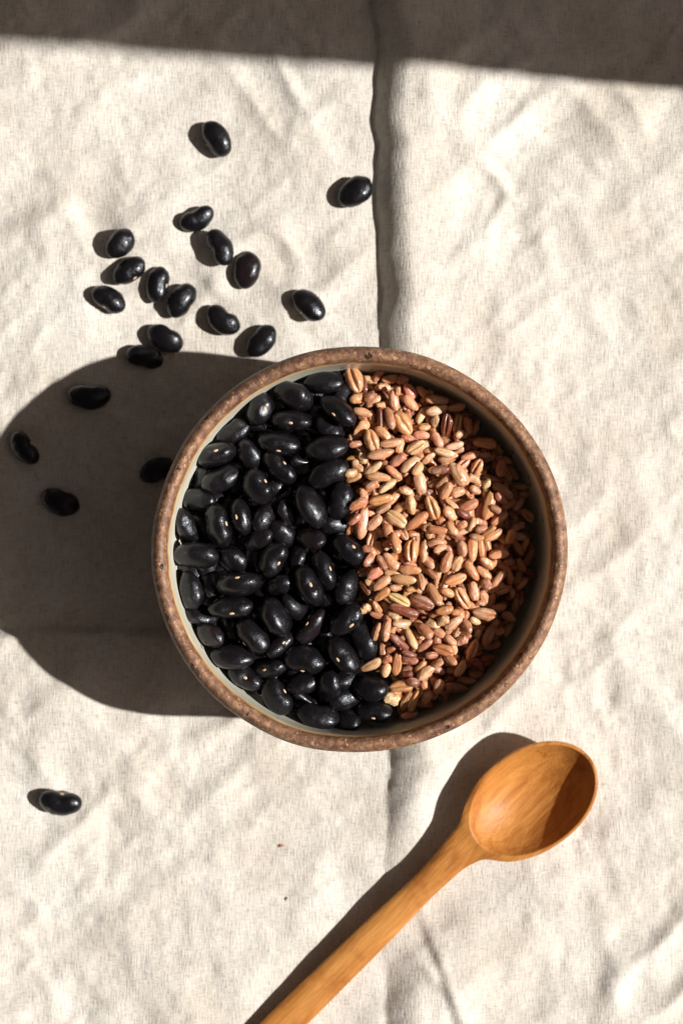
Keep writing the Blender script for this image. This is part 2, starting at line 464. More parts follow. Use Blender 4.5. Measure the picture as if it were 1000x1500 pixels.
# ------------------------------------------------------------------ bean meshes (unit mm, long axis x, eye on -y)
def bean_shape(L, W, T, bend, notch, seed, nu=30, nv=22):
    rg = np.random.default_rng(seed)
    tt = np.linspace(-1, 1, nu)
    uu = np.sin(tt * np.pi / 2)
    asym = rg.uniform(-.10, .10)
    verts = []
    for u in uu[1:-1]:
        rad = (1 - abs(u) ** 2.25) ** .5 * (1 + asym * u)
        for j in range(nv):
            a = 2 * np.pi * j / nv
            ca, sa = np.cos(a), np.sin(a)
            y = W / 2 * rad * np.sign(ca) * abs(ca) ** .95; z = T / 2 * rad * np.sign(sa) * abs(sa) ** .95
            nt_ = notch * np.exp(-(u / .30) ** 2) * max(0, -ca) ** 3
            y += nt_
            y += bend * (.35 - u * u)
            verts.append((L / 2 * u, y, z))
    e0 = (-L / 2, bend * (.35 - 1), 0); e1 = (L / 2, bend * (.35 - 1), 0)
    faces = []
    m = nu - 2
    for i in range(m - 1):
        for j in range(nv):
            k = (j + 1) % nv
            faces.append((i * nv + j, i * nv + k, (i + 1) * nv + k, (i + 1) * nv + j))
    verts += [e0, e1]
    a0, a1 = len(verts) - 2, len(verts) - 1
    for j in range(nv):
        k = (j + 1) % nv
        faces.append((a0, k, j)); faces.append((a1, (m - 1) * nv + j, (m - 1) * nv + k))
    v = np.array(verts)
    o = rg.uniform(20, 120, 6)
    d = .27 * vnoise(v[:, 0] / 3 + o[0], v[:, 1] / 3 + v[:, 2] / 2.3 + o[1], seed) + .07 * vnoise(v[:, 0] / 1.4 + o[2], v[:, 2] / 1.4 - v[:, 1] / 1.9 + o[3], seed + 1)
    nn = v / np.array([L / 2, W / 2, T / 2]) ; nn /= np.linalg.norm(nn, axis=1)[:, None]
    v = v + nn * d[:, None]
    faces = [f[::-1] for f in faces]
    return v, faces

def hilum_mesh(y, seed):
    """small raised oval scar, long along x, facing -y"""
    nu, nv = 7, 14
    v = [(0, y - .30, 0)]; f = []
    for i in range(1, nu):
        r = i / (nu - 1)
        for j in range(nv):
            a = 2 * np.pi * j / nv
            v.append((1.0 * r * np.cos(a), y - .30 * (1 - r ** 2.4) + .10 * (r > .99) - .05 * np.cos(3 * r), .50 * r * np.sin(a)))
    for j in range(nv):
        k = (j + 1) % nv
        f.append((0, 1 + j, 1 + k))
        for i in range(nu - 2):
            f.append((1 + i * nv + j, 1 + (i + 1) * nv + j, 1 + (i + 1) * nv + k, 1 + i * nv + k))
    return np.array(v), f

BEANS = []       # (mesh, red mesh, hilum mesh, dims)
for k, (L, W, T, bend, notch) in enumerate([(11.6, 7.9, 6.3, .25, .35), (12.2, 7.6, 6.0, .4, .45), (10.9, 8.0, 6.4, .2, .25), (11.8, 7.4, 6.0, .55, .6), (11.3, 7.7, 5.9, .35, .9)]):
    v, f = bean_shape(L, W, T, bend, notch, 300 + k * 7)
    me = mesh_from("black_bean", v * MM, f, M_bean)
    me2 = me.copy(); me2.materials.clear(); me2.materials.append(M_bean_red)
    # where the skin lies at the middle of the eye side
    sel = (np.abs(v[:, 0]) < .9) & (v[:, 1] < 0) & (np.abs(v[:, 2]) < 1.0)
    yh = v[sel][:, 1].mean()
    hv, hf = hilum_mesh(yh + .08, k)
    hm = mesh_from("hilum", hv * MM, hf, M_hilum)
    BEANS.append((me, me2, hm, (L, W, T)))

def bean_rot(ang, phi, pitch):
    """columns: long axis, local y, local z. the eye (-y) leans phi from straight up towards the left of the long axis"""
    a = R(ang); p = R(pitch)
    ex = np.array([math.cos(a) * math.cos(p), math.sin(a) * math.cos(p), math.sin(p)])
    side = np.array([-math.sin(a), math.cos(a), 0])
    up = np.cross(ex, side)
    h = side * math.sin(R(phi)) + up * math.cos(R(phi))
    ey = -h
    ez = np.cross(ex, ey)
    return np.stack([ex, ey, ez], 1)

def put(name, me, rot, loc, scale=(1, 1, 1)):
    o = bpy.data.objects.new(name, me)
    C.collection.objects.link(o)
    o.rotation_mode = 'QUATERNION'
    o.rotation_quaternion = Matrix(rot.tolist()).to_quaternion()
    o.location = Vector(loc) * MM
    o.scale = scale
    return o

def make_bean(var, rot, loc, scale, red=False, eye=True):
    me, me2, hm, _ = BEANS[var]
    o = put("black_bean", me2 if red else me, rot, loc, scale)
    if eye:
        h = bpy.data.objects.new("hilum", hm); C.collection.objects.link(h); h.parent = o
    return o

# ---- beans lying loose on the cloth: x, y, angle, length px, eye side (+1 left of axis, -1 right, 0 none), label
loose = [
 (316.5, 202, -58, 57, 0, "lone black bean farthest up the cloth, leaning down to the right"),
 (519, 281.5, 39, 57, 0, "lone black bean lying against the long fold in the cloth"),
 (289, 320, 26, 54, 1, "black kidney-curved bean with its eye on the hollow upper side, above a touching pair"),
 (176, 358, 50, 50, 1, "black bean at the upper left end of the clustered chain of beans"),
 (190, 397, 36, 53, -1, "plump black bean second down the chain, pale eye at its lower edge"),
 (231, 416, 80, 55, -1, "upright black bean in the middle of the chain, pale eye on its right"),
 (266, 440, 57, 55, 0, "black bean at the lower right end of the clustered chain, no eye showing"),
 (160, 439, -31, 55, -1, "black bean just below the chain with pale eye on its lower edge"),
 (323, 364, -65, 57, -1, "upper bean of the touching pair, leaning down to the right"),
 (361, 396, 83, 56, 0, "reddish black upright bean, lower right of the touching pair"),
 (326, 468, -36, 55, 1, "black bean with a deep notch on its upper right side"),
 (383, 499, 50, 56, 0, "black bean close to the bowl rim, just outside the bowl's shadow edge"),
 (452, 448, -42, 57, -1, "single black bean above the bowl, apart from the cluster on its right"),
 (242, 495, -30, 56, 1, "black bean overlapping the edge of the bowl's shadow, eye on top"),
 (212, 523, -14, 56, 0, "black bean just inside the upper edge of the bowl's shadow"),
 (132, 580, -1, 64, 0, "black bean lying level inside the upper part of the bowl's shadow"),
 (37, 657, -55, 55, 1, "curved black bean in the shadow near the left picture edge"),
 (89, 735, -22, 60, 0, "black bean in the middle of the bowl's shadow, lowest of those there"),
 (231, 689, 22, 54, 0, "black bean in the shadow tucked half under the bowl's rim"),
 (90, 1175, -8, 63, 1, "lone black bean below the bowl's shadow, left of the spoon"),
]
for k, (px, py, ang, ln, side, lab) in enumerate(loose):
    var = [0, 2, 3, 2, 0, 1, 0, 1, 3, 2, 4, 1, 0, 0, 1, 3, 3, 1, 0, 3][k]
    L, W, T = BEANS[var][3]
    s = ln / 4.9 / L * 1.0
    x, y, _ = P(px, py, 3)
    phi = {1: 80, -1: -74, 0: (106 if k % 2 else -108)}[side]
    if k == 10: phi = 84
    if k in (2, 19, 13): phi = 72
    rot = bean_rot(ang, phi, rng.uniform(-4, 4))
    rad = math.sqrt((W / 2 * abs(rot[2, 1])) ** 2 + (T / 2 * abs(rot[2, 2])) ** 2) * s
    a = R(ang)
    zz = sum(float(cloth_z(x + t * math.cos(a), y + t * math.sin(a))) for t in (-3, 0, 3)) / 3
    # height of the cloth under the bean
    o = make_bean(var, rot, (x, y, zz + rad * .84), (s, s, s), red=(k == 9))
    tag(o, lab, "bean", "loose beans scattered on the cloth")

# ------------------------------------------------------------------ heaped filling: heights kept in a map of the bowl
G = .3; HN = 360
gx = (np.arange(HN) - HN / 2) * G
GX, GY = np.meshgrid(gx + BX, gx + BY)
GR = np.hypot(GX - BX, (GY - BY) / BYS)
def surf(x, y):
    r = min(1.0, math.hypot(x - BX, (y - BY) / BYS) / 50)
    return RIM_Z - (8.6 + 2.6 * r ** 3)
def surf_rice(x, y):
    r = min(1.0, math.hypot(x - BX, (y - BY) / BYS) / 50)
    return RIM_Z - (8.6 + 8.2 * r ** 3.4)
Hm = np.where(GX < BX - 2, RIM_Z - 22.0, RIM_Z - 21.0)
Hm = np.where(GR > 50.2, -50, Hm)
IDM = np.full(Hm.shape, -1, int)

def ell_patch(rot, dims, x, y):
    a, b, c = dims
    Mx = rot @ np.diag([1 / a ** 2, 1 / b ** 2, 1 / c ** 2]) @ rot.T
    rad = max(dims)
    i0 = int((x - BX - rad) / G + HN / 2); i1 = int((x - BX + rad) / G + HN / 2) + 2
    j0 = int((y - BY - rad) / G + HN / 2); j1 = int((y - BY + rad) / G + HN / 2) + 2
    i0, j0 = max(i0, 0), max(j0, 0); i1, j1 = min(i1, HN), min(j1, HN)
    if i1 <= i0 or j1 <= j0: return None
    dx = GX[j0:j1, i0:i1] - x; dy = GY[j0:j1, i0:i1] - y
    A = Mx[2, 2]; B = 2 * (Mx[0, 2] * dx + Mx[1, 2] * dy); Cc = Mx[0, 0] * dx ** 2 + Mx[1, 1] * dy ** 2 + 2 * Mx[0, 1] * dx * dy - 1
    D = B * B - 4 * A * Cc
    ok = D > 0
    sq = np.sqrt(np.where(ok, D, 0))
    return (slice(j0, j1), slice(i0, i1)), ok, (-B - sq) / (2 * A), (-B + sq) / (2 * A)

def drop(rot, dims, x, y, sink):
    pt = ell_patch(rot, dims, x, y)
    if pt is None: return None
    sl, ok, lo, hi = pt
    if not ok.any(): return None
    return float((Hm[sl] - lo)[ok].max()) - sink

def settle(idx, rot, dims, x, y, z):
    pt = ell_patch(rot, dims, x, y)
    if pt is None: return
    sl, ok, lo, hi = pt
    top = hi + z
    m = ok & (top > Hm[sl])
    Hm[sl] = np.where(m, top, Hm[sl]); IDM[sl] = np.where(m, idx, IDM[sl])

items = []     # everything heaped in the bowl
# ---- beans in the bowl: x, y, angle, length, width, eye (x, y) or None, depth (0 = on top)
bb = [
 (473,556,0,58,33,None,.7),(430,580,-22,62,39,None,.1),(380,600,70,50,39,(384,610),.2),(427,616,-5,60,32,(420,620),0),
 (495,601,-40,62,34,(491,611),0),(409,649,-8,62,33,(402,660),.1),(479,655,8,66,36,None,0),(479,625,-30,50,34,None,1),
 (503,576,60,36,24,None,1.6),(337,628,33,54,34,None,.2),(318,666,18,58,34,(315,662),0),(323,701,25,60,35,None,.1),
 (365,666,-65,48,37,None,.7),(288,701,60,40,22,None,1.5),(377,712,-60,54,41,(393,706),.1),(291,733,-8,52,27,None,.9),
 (320,770,-75,66,38,(332,766),0),(353,756,-78,56,25,(345,741),.3),(274,770,-60,50,30,None,.6),(286,814,-4,69,38,None,0),
 (388,757,55,46,33,None,1),(376,789,20,44,27,None,1.1),(342,820,-40,46,32,None,1.4),(409,686,-45,60,35,(420,678),.2),
 (480,694,25,64,39,None,.05),(455,742,-62,70,40,None,0),(497,733,75,60,37,None,.3),(404,723,90,40,26,None,1.6),
 (423,753,-60,38,27,None,1.2),(454,788,-20,38,31,None,.9),(492,772,-20,46,28,None,1),(511,807,-42,60,42,(514,797),.1),
 (412,782,-50,46,32,None,1.2),(400,819,60,57,42,(404,838),.15),(436,813,80,40,27,None,1.3),(474,836,-70,59,33,(485,837),.15),
 (452,859,-64,65,36,(455,857),0),(409,858,20,48,29,None,.8),(508,861,70,54,36,None,.6),(404,904,-60,61,39,None,.1),
 (432,889,-45,45,28,None,.9),(457,918,52,63,26,(457,906),.15),(507,907,42,61,37,(510,919),0),(532,941,-68,62,38,None,.25),
 (483,883,-40,44,28,None,1.5),(350,856,8,65,38,(349,846),0),(339,890,4,68,31,(342,898),.05),(278,865,-80,59,31,None,.5),
 (296,903,-10,52,24,None,1.2),(303,932,-20,44,33,None,.5),(370,932,-48,59,39,(357,945),.05),(341,962,-5,66,35,None,.2),
 (310,855,85,46,28,None,1.6),(357,997,-28,55,33,(366,1000),.5),(405,1020,-58,59,39,(426,1019),.1),(394,980,12,48,26,(404,977),.6),
 (446,967,-10,63,40,(450,985),0),(441,1001,20,54,33,None,.8),(411,944,40,48,25,(419,938),.8),(465,1050,-12,63,38,None,.1),
 (502,960,-52,62,36,(490,959),.05),(481,1006,75,46,35,None,.5),(504,1024,15,46,31,None,.8),(542,1007,-15,50,39,None,.3),
 (548,1042,-8,55,33,(551,1053),.25),(506,1053,-30,40,30,None,.8),(511,992,20,46,32,None,1.2),
]
def wall_clamp(x, y, z, reach):
    """keep a heaped piece inside the glazed wall"""
    prof = np.array([(18, 7.2), (33, 11.5), (44, 21.5), (49.0, 33), (50.8, 42), (51.3, 48), (51.4, 53)])
    rw = np.interp(z, prof[:, 1], prof[:, 0]) - reach
    dx, dy = x - BX, (y - BY) / BYS
    r = math.hypot(dx, dy)
    if r > rw:
        dx *= rw / r; dy *= rw / r
    return BX + dx, BY + dy * BYS

# deeper beans seen only in the dark gaps
fill = []
tries = 0
while len(fill) < 76 and tries < 6000:
    tries += 1
    px, py = rng.uniform(255, 545), rng.uniform(540, 1070)
    bnd = np.interp(py, [540, 820, 900, 1070], [508, 516, 530, 566])
    if px > bnd - 14: continue
    x, y, _ = P(px, py, 44)
    if math.hypot(x - BX, (y - BY) / BYS) > 47: continue
    if any(math.hypot(x - q[0], y - q[1]) < 5.9 for q in fill): continue
    fill.append((x, y))
for (x, y) in fill:
    var = int(rng.integers(0, 5)); L, W, T = BEANS[var][3]
    rot = bean_rot(rng.uniform(0, 180), rng.uniform(60, 300), rng.normal(0, 14))
    dims = (L / 2, W / 2, T / 2)
    z = min(drop(rot, dims, x, y, .6), surf(x, y) - 8.2)
    x, y = wall_clamp(x, y, z, 3.6)
    settle(len(items), rot, dims, x, y, z)
    items.append(dict(k='fill', var=var, rot=rot, p=(x, y, z), s=(1, 1, 1), dims=dims))
order = sorted(range(len(bb)), key=lambda i: -bb[i][6])
for i in order:
    px, py, ang, ln, wd, eye, dep = bb[i]
    x, y, _ = P(px, py, 49)
    zt = surf(x, y) - 3.0 - dep * 3.6
    x, y, _ = P(px, py, zt)
    var = i % 5; L, W, T = BEANS[var][3]
    px2mm = SC * CAM_H / (CAM_H - zt)
    lmm = ln / px2mm
    s = np.clip(lmm / L, .90, 1.12)
    pitch = math.degrees(math.acos(min(1.0, lmm / (L * s)))) if lmm < L * s else 0
    pitch = min(pitch * .9, 42) * (1 if i % 2 else -1) + rng.uniform(-5, 5)
    a = R(ang)
    if eye:
        ex, ey = eye[0] - px, -(eye[1] - py)
        side = (-ex * math.sin(a) + ey * math.cos(a))        # along the left of the long axis
        along = ex * math.cos(a) + ey * math.sin(a)
        hw = wd / 2 * .93
        phi = math.degrees(math.asin(np.clip(side / hw, -.97, .97)))
    else:
        phi = rng.choice([-1, 1]) * rng.uniform(100, 150)
    rot = bean_rot(ang, phi, pitch)
    # seen width -> scale across
    vis = 2 * math.hypot(W / 2 * math.hypot(rot[0, 1], rot[1, 1]), T / 2 * math.hypot(rot[0, 2], rot[1, 2])) if False else \
        2 * math.sqrt((W / 2 * math.sin(R(phi))) ** 2 + (T / 2 * math.cos(R(phi))) ** 2)
    sw = np.clip(wd / px2mm / vis, .86, 1.12)
    dims = (L / 2 * s, W / 2 * sw, T / 2 * sw)
    z = drop(rot, dims, x, y, .9)
    z = float(np.clip(z, zt - 1.0, zt + 1.6))
    x, y, _ = P(px, py, z)
    x, y = wall_clamp(x, y, z, 3.1)
    settle(len(items), rot, dims, x, y, z)
    items.append(dict(k='bean', var=var, rot=rot, p=(x, y, z), s=(s, sw, sw), dims=dims, src=i))

# ---- flakes of loosened bean skin caught between the beans
def skin_flake(px, py, z, ang, ln, wd, seed, lab):
    rg = np.random.default_rng(seed); nu, nv = 12, 8
    v = []
    for side in (0, 1):
        for i in range(nu):
            u = i / (nu - 1)
            hw = wd / 2 * (1 - u) ** .8 * (.35 + .65 * min(1, u * 5)) + .08
            for j in range(nv):
                t = 2 * j / (nv - 1) - 1
                v.append(((u - .4) * ln, t * hw + .25 * math.sin(5 * u), .9 * (1 - t * t) * (1 - u * .5) + .35 * math.sin(4 * u + t) - .16 * side))
    f = []; n_ = nu * nv
    for i in range(nu - 1):
        for j in range(nv - 1):
            p = i * nv + j
            f.append((p, p + nv, p + nv + 1, p + 1)); f.append((n_ + p, n_ + p + 1, n_ + p + nv + 1, n_ + p + nv))
    rim = [j for j in range(nv)] + [i * nv + nv - 1 for i in range(1, nu)] + [(nu - 1) * nv + j for j in range(nv - 2, -1, -1)] + [i * nv for i in range(nu - 2, 0, -1)]
    for k in range(len(rim)):
        p, q = rim[k], rim[(k + 1) % len(rim)]
        f.append((p, q, n_ + q, n_ + p))
    o = put("bean_skin", mesh_from("bean_skin", np.array(v) * MM, f, M_bean), rice_rot(ang, -8, 15), P(px, py, z))
    tag(o, lab, "bean skin", "flakes of bean skin in the bowl")

# ------------------------------------------------------------------ rice
def rice_shape(kind, seed, nu=18, nv=16):
    """unit grain: length 2, width 2, thickness 2"""
    rg = np.random.default_rng(seed)
    tt = np.linspace(-1, 1, nu); uu = np.sin(tt * np.pi / 2)
    blunt = rg.uniform(2.15, 3.1) if kind != 'k' else rg.uniform(3.5, 5)
    taper = rg.uniform(-.16, .16); bend = rg.uniform(-.12, .12) if kind == 's' else rg.uniform(-.06, .06)
    if kind == 'd': nv = 24
    ang_ = np.linspace(0, 2 * np.pi, nv, endpoint=False)
    if kind == 'd': ang_ = ang_ + .28 * np.sin(2 * (ang_))          # more points along the split
    facet = rg.uniform(0, .10); fph = rg.uniform(0, 6)
    v = []
    for u in uu[1:-1]:
        rad = (1 - abs(u) ** blunt) ** .52 * (1 + taper * u)
        for j in range(nv):
            a = ang_[j]
            fr = 1 + (facet * np.cos(5 * a + fph) if kind != 'd' else 0)
            y = rad * fr * np.cos(a); z = rad * fr * np.sin(a)
            if kind == 'd' and z > 0:
                z += .10 * rad * np.exp(-((abs(y) - .5) / .3) ** 2)
                z -= .58 * rad * np.exp(-(y / .17) ** 2) * (1 - abs(u) ** 4)
            if kind == 's':
                z -= .10 * rad * np.exp(-((y - .25) / .16) ** 2) * (z > 0)
            v.append((u, y + bend * (1 - u * u) * 1.4, z))
    v += [(-1, 0, 0), (1, 0, 0)]
    f = []; m = nu - 2
    for i in range(m - 1):
        for j in range(nv):
            k = (j + 1) % nv
            f.append((i * nv + k, i * nv + j, (i + 1) * nv + j, (i + 1) * nv + k))
    a0, a1 = len(v) - 2, len(v) - 1
    for j in range(nv):
        k = (j + 1) % nv
        f.append((a0, j, k)); f.append((a1, (m - 1) * nv + k, (m - 1) * nv + j))
    v = np.array(v, float); o = rg.uniform(20, 90, 4)
    am = .10 if kind != 'k' else .20
    d = am * vnoise(v[:, 0] * 2.2 + o[0], v[:, 1] * 1.2 + v[:, 2] * 1.5 + o[1], seed) + am * .6 * vnoise(v[:, 0] * 5 + o[2], v[:, 2] * 3 - v[:, 1] * 2 + o[3], seed + 1)
    v[:, 1] *= 1 + d; v[:, 2] *= 1 + d
    if kind == 's' and rg.random() < .35:                  # a broken tip
        cx_ = rg.uniform(.62, .82); sl = rg.uniform(-.25, .25)
        lim = cx_ + sl * v[:, 1] + .07 * vnoise(v[:, 1] * 4 + o[1], v[:, 2] * 4 + o[2], seed + 5)
        v[:, 0] = np.where(v[:, 0] > lim, lim + .12 * (v[:, 0] - lim), v[:, 0])
        v[:, 0] = (v[:, 0] + 1) / (1 + cx_) * 2 - 1
    if kind == 'k':
        v[:, 0] *= 1 + .25 * vnoise(v[:, 1] * 1.7 + o[0], v[:, 2] * 1.7 + o[2], seed + 2)
    return v, f
RICE = {}
for kd, n_ in (('s', 12), ('d', 5), ('k', 6)):
    RICE[kd] = []
    for q in range(n_):
        v, f = rice_shape(kd, 700 + q * 13 + ord(kd))
        RICE[kd].append((mesh_from("rice_grain", v * MM, f, M_rice), v, f))

COL = dict(g=(.76, .415, .205), p=(.77, .43, .25), c=(.82, .565, .335), b=(.54, .255, .155), r=(.25, .080, .042), o=(.63, .30, .135))
CNAME = dict(g="golden", p="pinkish tan", c="pale cream", b="brown", r="dark red-brown", o="orange-brown")
O = [(500, 530), (620, 560), (500, 650), (630, 660), (510, 780), (640, 780), (520, 910), (640, 880)]
rz = {
0: [(135,190,-70,270,180,'d','g'),(175,375,20,190,110,'s','g'),(300,370,40,150,100,'k','b'),(515,175,8,190,95,'s','p'),(650,185,-20,120,100,'k','b'),(385,140,50,160,80,'s','b'),(445,265,-10,150,80,'k','p'),(555,400,-80,220,110,'s','p'),(710,310,-60,180,120,'s','p'),(725,430,-45,200,110,'s','p'),(645,645,-55,260,170,'d','g'),(410,590,-85,220,90,'s','r'),(505,590,-75,230,100,'s','b'),(205,705,50,210,130,'s','g'),(320,830,-72,250,150,'d','g'),(430,750,-40,190,110,'s','p'),(515,850,8,220,100,'s','p'),(780,890,32,210,120,'d','c'),(835,770,-3,170,90,'s','p'),(870,685,10,130,70,'s','p'),(840,315,-40,150,90,'s','p'),(950,400,-5,150,90,'s','p'),(585,310,80,100,70,'s','g'),(410,960,12,270,110,'s','p'),(220,530,-15,200,90,'s','p'),(140,860,10,130,80,'s','b')],
1: [(140,185,-3,240,100,'s','p'),(140,285,15,240,110,'s','c'),(125,410,85,125,95,'k','c'),(240,445,82,245,120,'d','r'),(360,440,80,210,110,'d','g'),(370,540,40,110,90,'k','p'),(150,600,-60,190,100,'s','p'),(325,660,15,190,90,'s','c'),(215,730,-15,200,95,'s','c'),(490,765,18,210,85,'s','p'),(340,260,12,190,90,'s','o'),(490,300,0,150,90,'s','b'),(465,450,-70,180,90,'s','o'),(640,640,-8,240,110,'s','g'),(475,660,70,130,80,'s','r'),(560,880,60,180,120,'d','g'),(170,910,8,220,90,'s','r'),(350,960,-60,260,130,'s','p'),(810,890,80,190,110,'s','o'),(640,770,0,140,80,'s','b')],
2: [(330,255,35,210,90,'s','c'),(95,305,20,140,100,'s','p'),(385,350,-5,250,95,'s','p'),(320,440,20,150,90,'k','p'),(480,445,38,210,95,'s','c'),(420,590,12,260,115,'s','g'),(230,535,-65,130,95,'k','p'),(175,635,28,210,110,'s','o'),(215,840,82,310,130,'s','p'),(340,830,45,190,110,'s','p'),(440,680,30,170,80,'s','p'),(580,790,-35,240,150,'d','c'),(680,500,-25,150,100,'k','p'),(730,640,-80,200,110,'s','p'),(820,405,-78,230,130,'s','p'),(720,220,38,230,120,'s','p'),(790,260,55,160,100,'s','p'),(590,170,38,190,110,'s','b'),(550,300,-40,200,90,'s','p'),(790,810,38,270,110,'s','o'),(930,890,-8,170,100,'s','o'),(485,910,-80,150,110,'s','p'),(570,960,60,110,90,'s','o'),(945,665,-70,260,130,'d','g'),(960,275,5,110,80,'s','o'),(130,790,40,160,90,'s','b')],
3: [(100,200,8,200,90,'s','r'),(130,330,45,190,90,'s','p'),(165,420,60,200,110,'s','g'),(290,440,20,150,110,'s','p'),(450,300,-20,150,100,'k','c'),(470,410,-30,130,90,'s','p'),(590,345,55,130,80,'s','c'),(755,425,-35,260,110,'s','b'),(605,585,75,280,120,'s','g'),(720,715,38,200,100,'s','g'),(660,880,30,220,90,'s','p'),(600,850,38,180,80,'s','o'),(400,570,25,210,110,'s','b'),(230,560,-40,190,60,'s','c'),(205,660,-50,180,130,'s','p'),(230,810,-60,170,120,'s','p'),(330,780,30,120,90,'s','g'),(430,770,70,160,100,'s','p'),(350,660,-30,160,90,'s','r'),(70,830,-8,190,90,'s','o'),(90,960,-3,170,90,'s','p'),(740,500,-40,160,90,'s','b'),(745,180,80,190,100,'s','b'),(840,900,75,170,100,'s','o'),(680,610,-30,130,80,'s','b'),(530,820,20,130,80,'s','b'),(330,250,-60,230,130,'s','p')],
4: [(495,110,-78,220,110,'s','g'),(665,200,85,240,150,'d','g'),(790,195,85,230,90,'s','g'),(450,300,-48,220,120,'s','p'),(645,390,-5,230,110,'s','g'),(580,490,-5,250,120,'s','p'),(270,430,30,180,120,'k','p'),(350,530,35,210,110,'s','p'),(350,645,38,200,100,'s','o'),(490,580,0,130,70,'s','p'),(670,595,8,130,70,'s','g'),(530,705,-28,240,110,'d','c'),(580,815,-18,300,110,'s','r'),(770,735,-22,270,150,'d','r'),(905,650,-62,260,110,'s','g'),(940,840,20,190,100,'s','o'),(300,780,-55,160,80,'s','o'),(175,800,40,110,100,'k','c'),(400,930,85,150,100,'s','p'),(880,430,-40,140,70,'s','b'),(760,520,-80,180,90,'s','p'),(915,115,8,180,90,'s','p'),(960,170,25,150,80,'s','p'),(880,960,-20,150,110,'k','c'),(205,290,55,150,100,'s','b'),(200,170,0,120,80,'s','b'),(350,310,-60,160,80,'s','b'),(560,950,0,200,100,'s','p'),(470,870,-30,130,80,'s','c')],
5: [(260,170,-80,180,110,'s','b'),(370,180,88,250,110,'s','g'),(460,160,-85,190,70,'s','g'),(415,50,-10,150,80,'s','p'),(100,310,70,230,120,'s','p'),(210,330,65,180,110,'s','c'),(365,400,-58,230,100,'s','o'),(190,490,18,230,110,'d','g'),(520,320,-38,180,100,'s','g'),(490,420,-40,190,90,'s','p'),(645,230,12,210,120,'s','p'),(640,490,50,200,90,'s','p'),(520,540,-70,140,110,'k','b'),(265,690,-58,250,130,'d','g'),(500,850,-10,250,130,'d','g'),(385,610,-80,190,110,'s','p'),(110,630,-25,150,90,'s','p'),(75,810,15,190,100,'s','o'),(215,850,-20,130,100,'k','p'),(175,950,38,210,110,'s','c'),(400,925,-25,130,70,'s','p'),(60,920,30,130,110,'k','p'),(750,310,0,110,90,'k','b'),(450,740,-10,100,60,'k','o'),(880,340,-60,150,90,'s','b'),(790,640,80,100,60,'s','b')],
6: [(225,110,70,190,110,'s','p'),(325,100,80,220,100,'s','p'),(455,215,-40,260,90,'s','r'),(590,185,-65,230,95,'s','c'),(365,300,18,120,75,'s','c'),(160,455,28,230,110,'s','p'),(330,400,30,110,90,'k','b'),(320,515,75,150,105,'s','c'),(435,450,82,240,110,'s','o'),(570,400,-12,180,90,'s','b'),(730,255,38,190,80,'s','b'),(740,540,40,210,110,'s','c'),(680,480,50,150,80,'s','g'),(480,685,5,240,130,'d','g'),(535,840,62,200,90,'s','o'),(615,840,68,230,95,'s','o'),(735,675,-50,130,90,'s','g'),(755,800,60,150,110,'k','p'),(850,660,-40,170,100,'s','b'),(380,820,-20,170,130,'k','c'),(540,500,20,110,80,'k','g'),(920,310,-20,220,130,'d','o'),(730,100,-45,200,120,'s','b'),(870,120,-30,130,100,'s','p'),(560,340,-20,160,70,'s','r'),(800,360,0,140,80,'s','b'),(860,440,30,130,90,'s','p'),(540,560,0,120,80,'s','r'),(570,980,10,180,80,'s','b'),(600,640,-10,150,100,'s','r')],
7: [(370,520,70,240,110,'d','g'),(240,710,60,190,100,'s','p'),(540,370,65,240,110,'s','b'),(410,650,-30,140,100,'s','r'),(195,910,-5,230,110,'s','b'),(400,765,-5,150,90,'s','b'),(250,420,20,140,100,'k','p'),(140,410,-40,150,90,'s','p'),(150,620,-40,140,100,'s','o'),(310,270,-60,160,100,'s','b'),(215,320,60,120,80,'k','c'),(650,320,20,110,80,'s','o'),(400,210,-30,130,80,'s','c'),(20,900,70,160,110,'s','b')],
}
def rice_rot(ang, pitch, roll):
    a, p, r = R(ang), R(pitch), R(roll)
    ex = np.array([math.cos(a) * math.cos(p), math.sin(a) * math.cos(p), math.sin(p)])
    side = np.array([-math.sin(a), math.cos(a), 0]); up = np.cross(ex, side)
    ey = side * math.cos(r) + up * math.sin(r)
    return np.stack([ex, ey, np.cross(ex, ey)], 1)

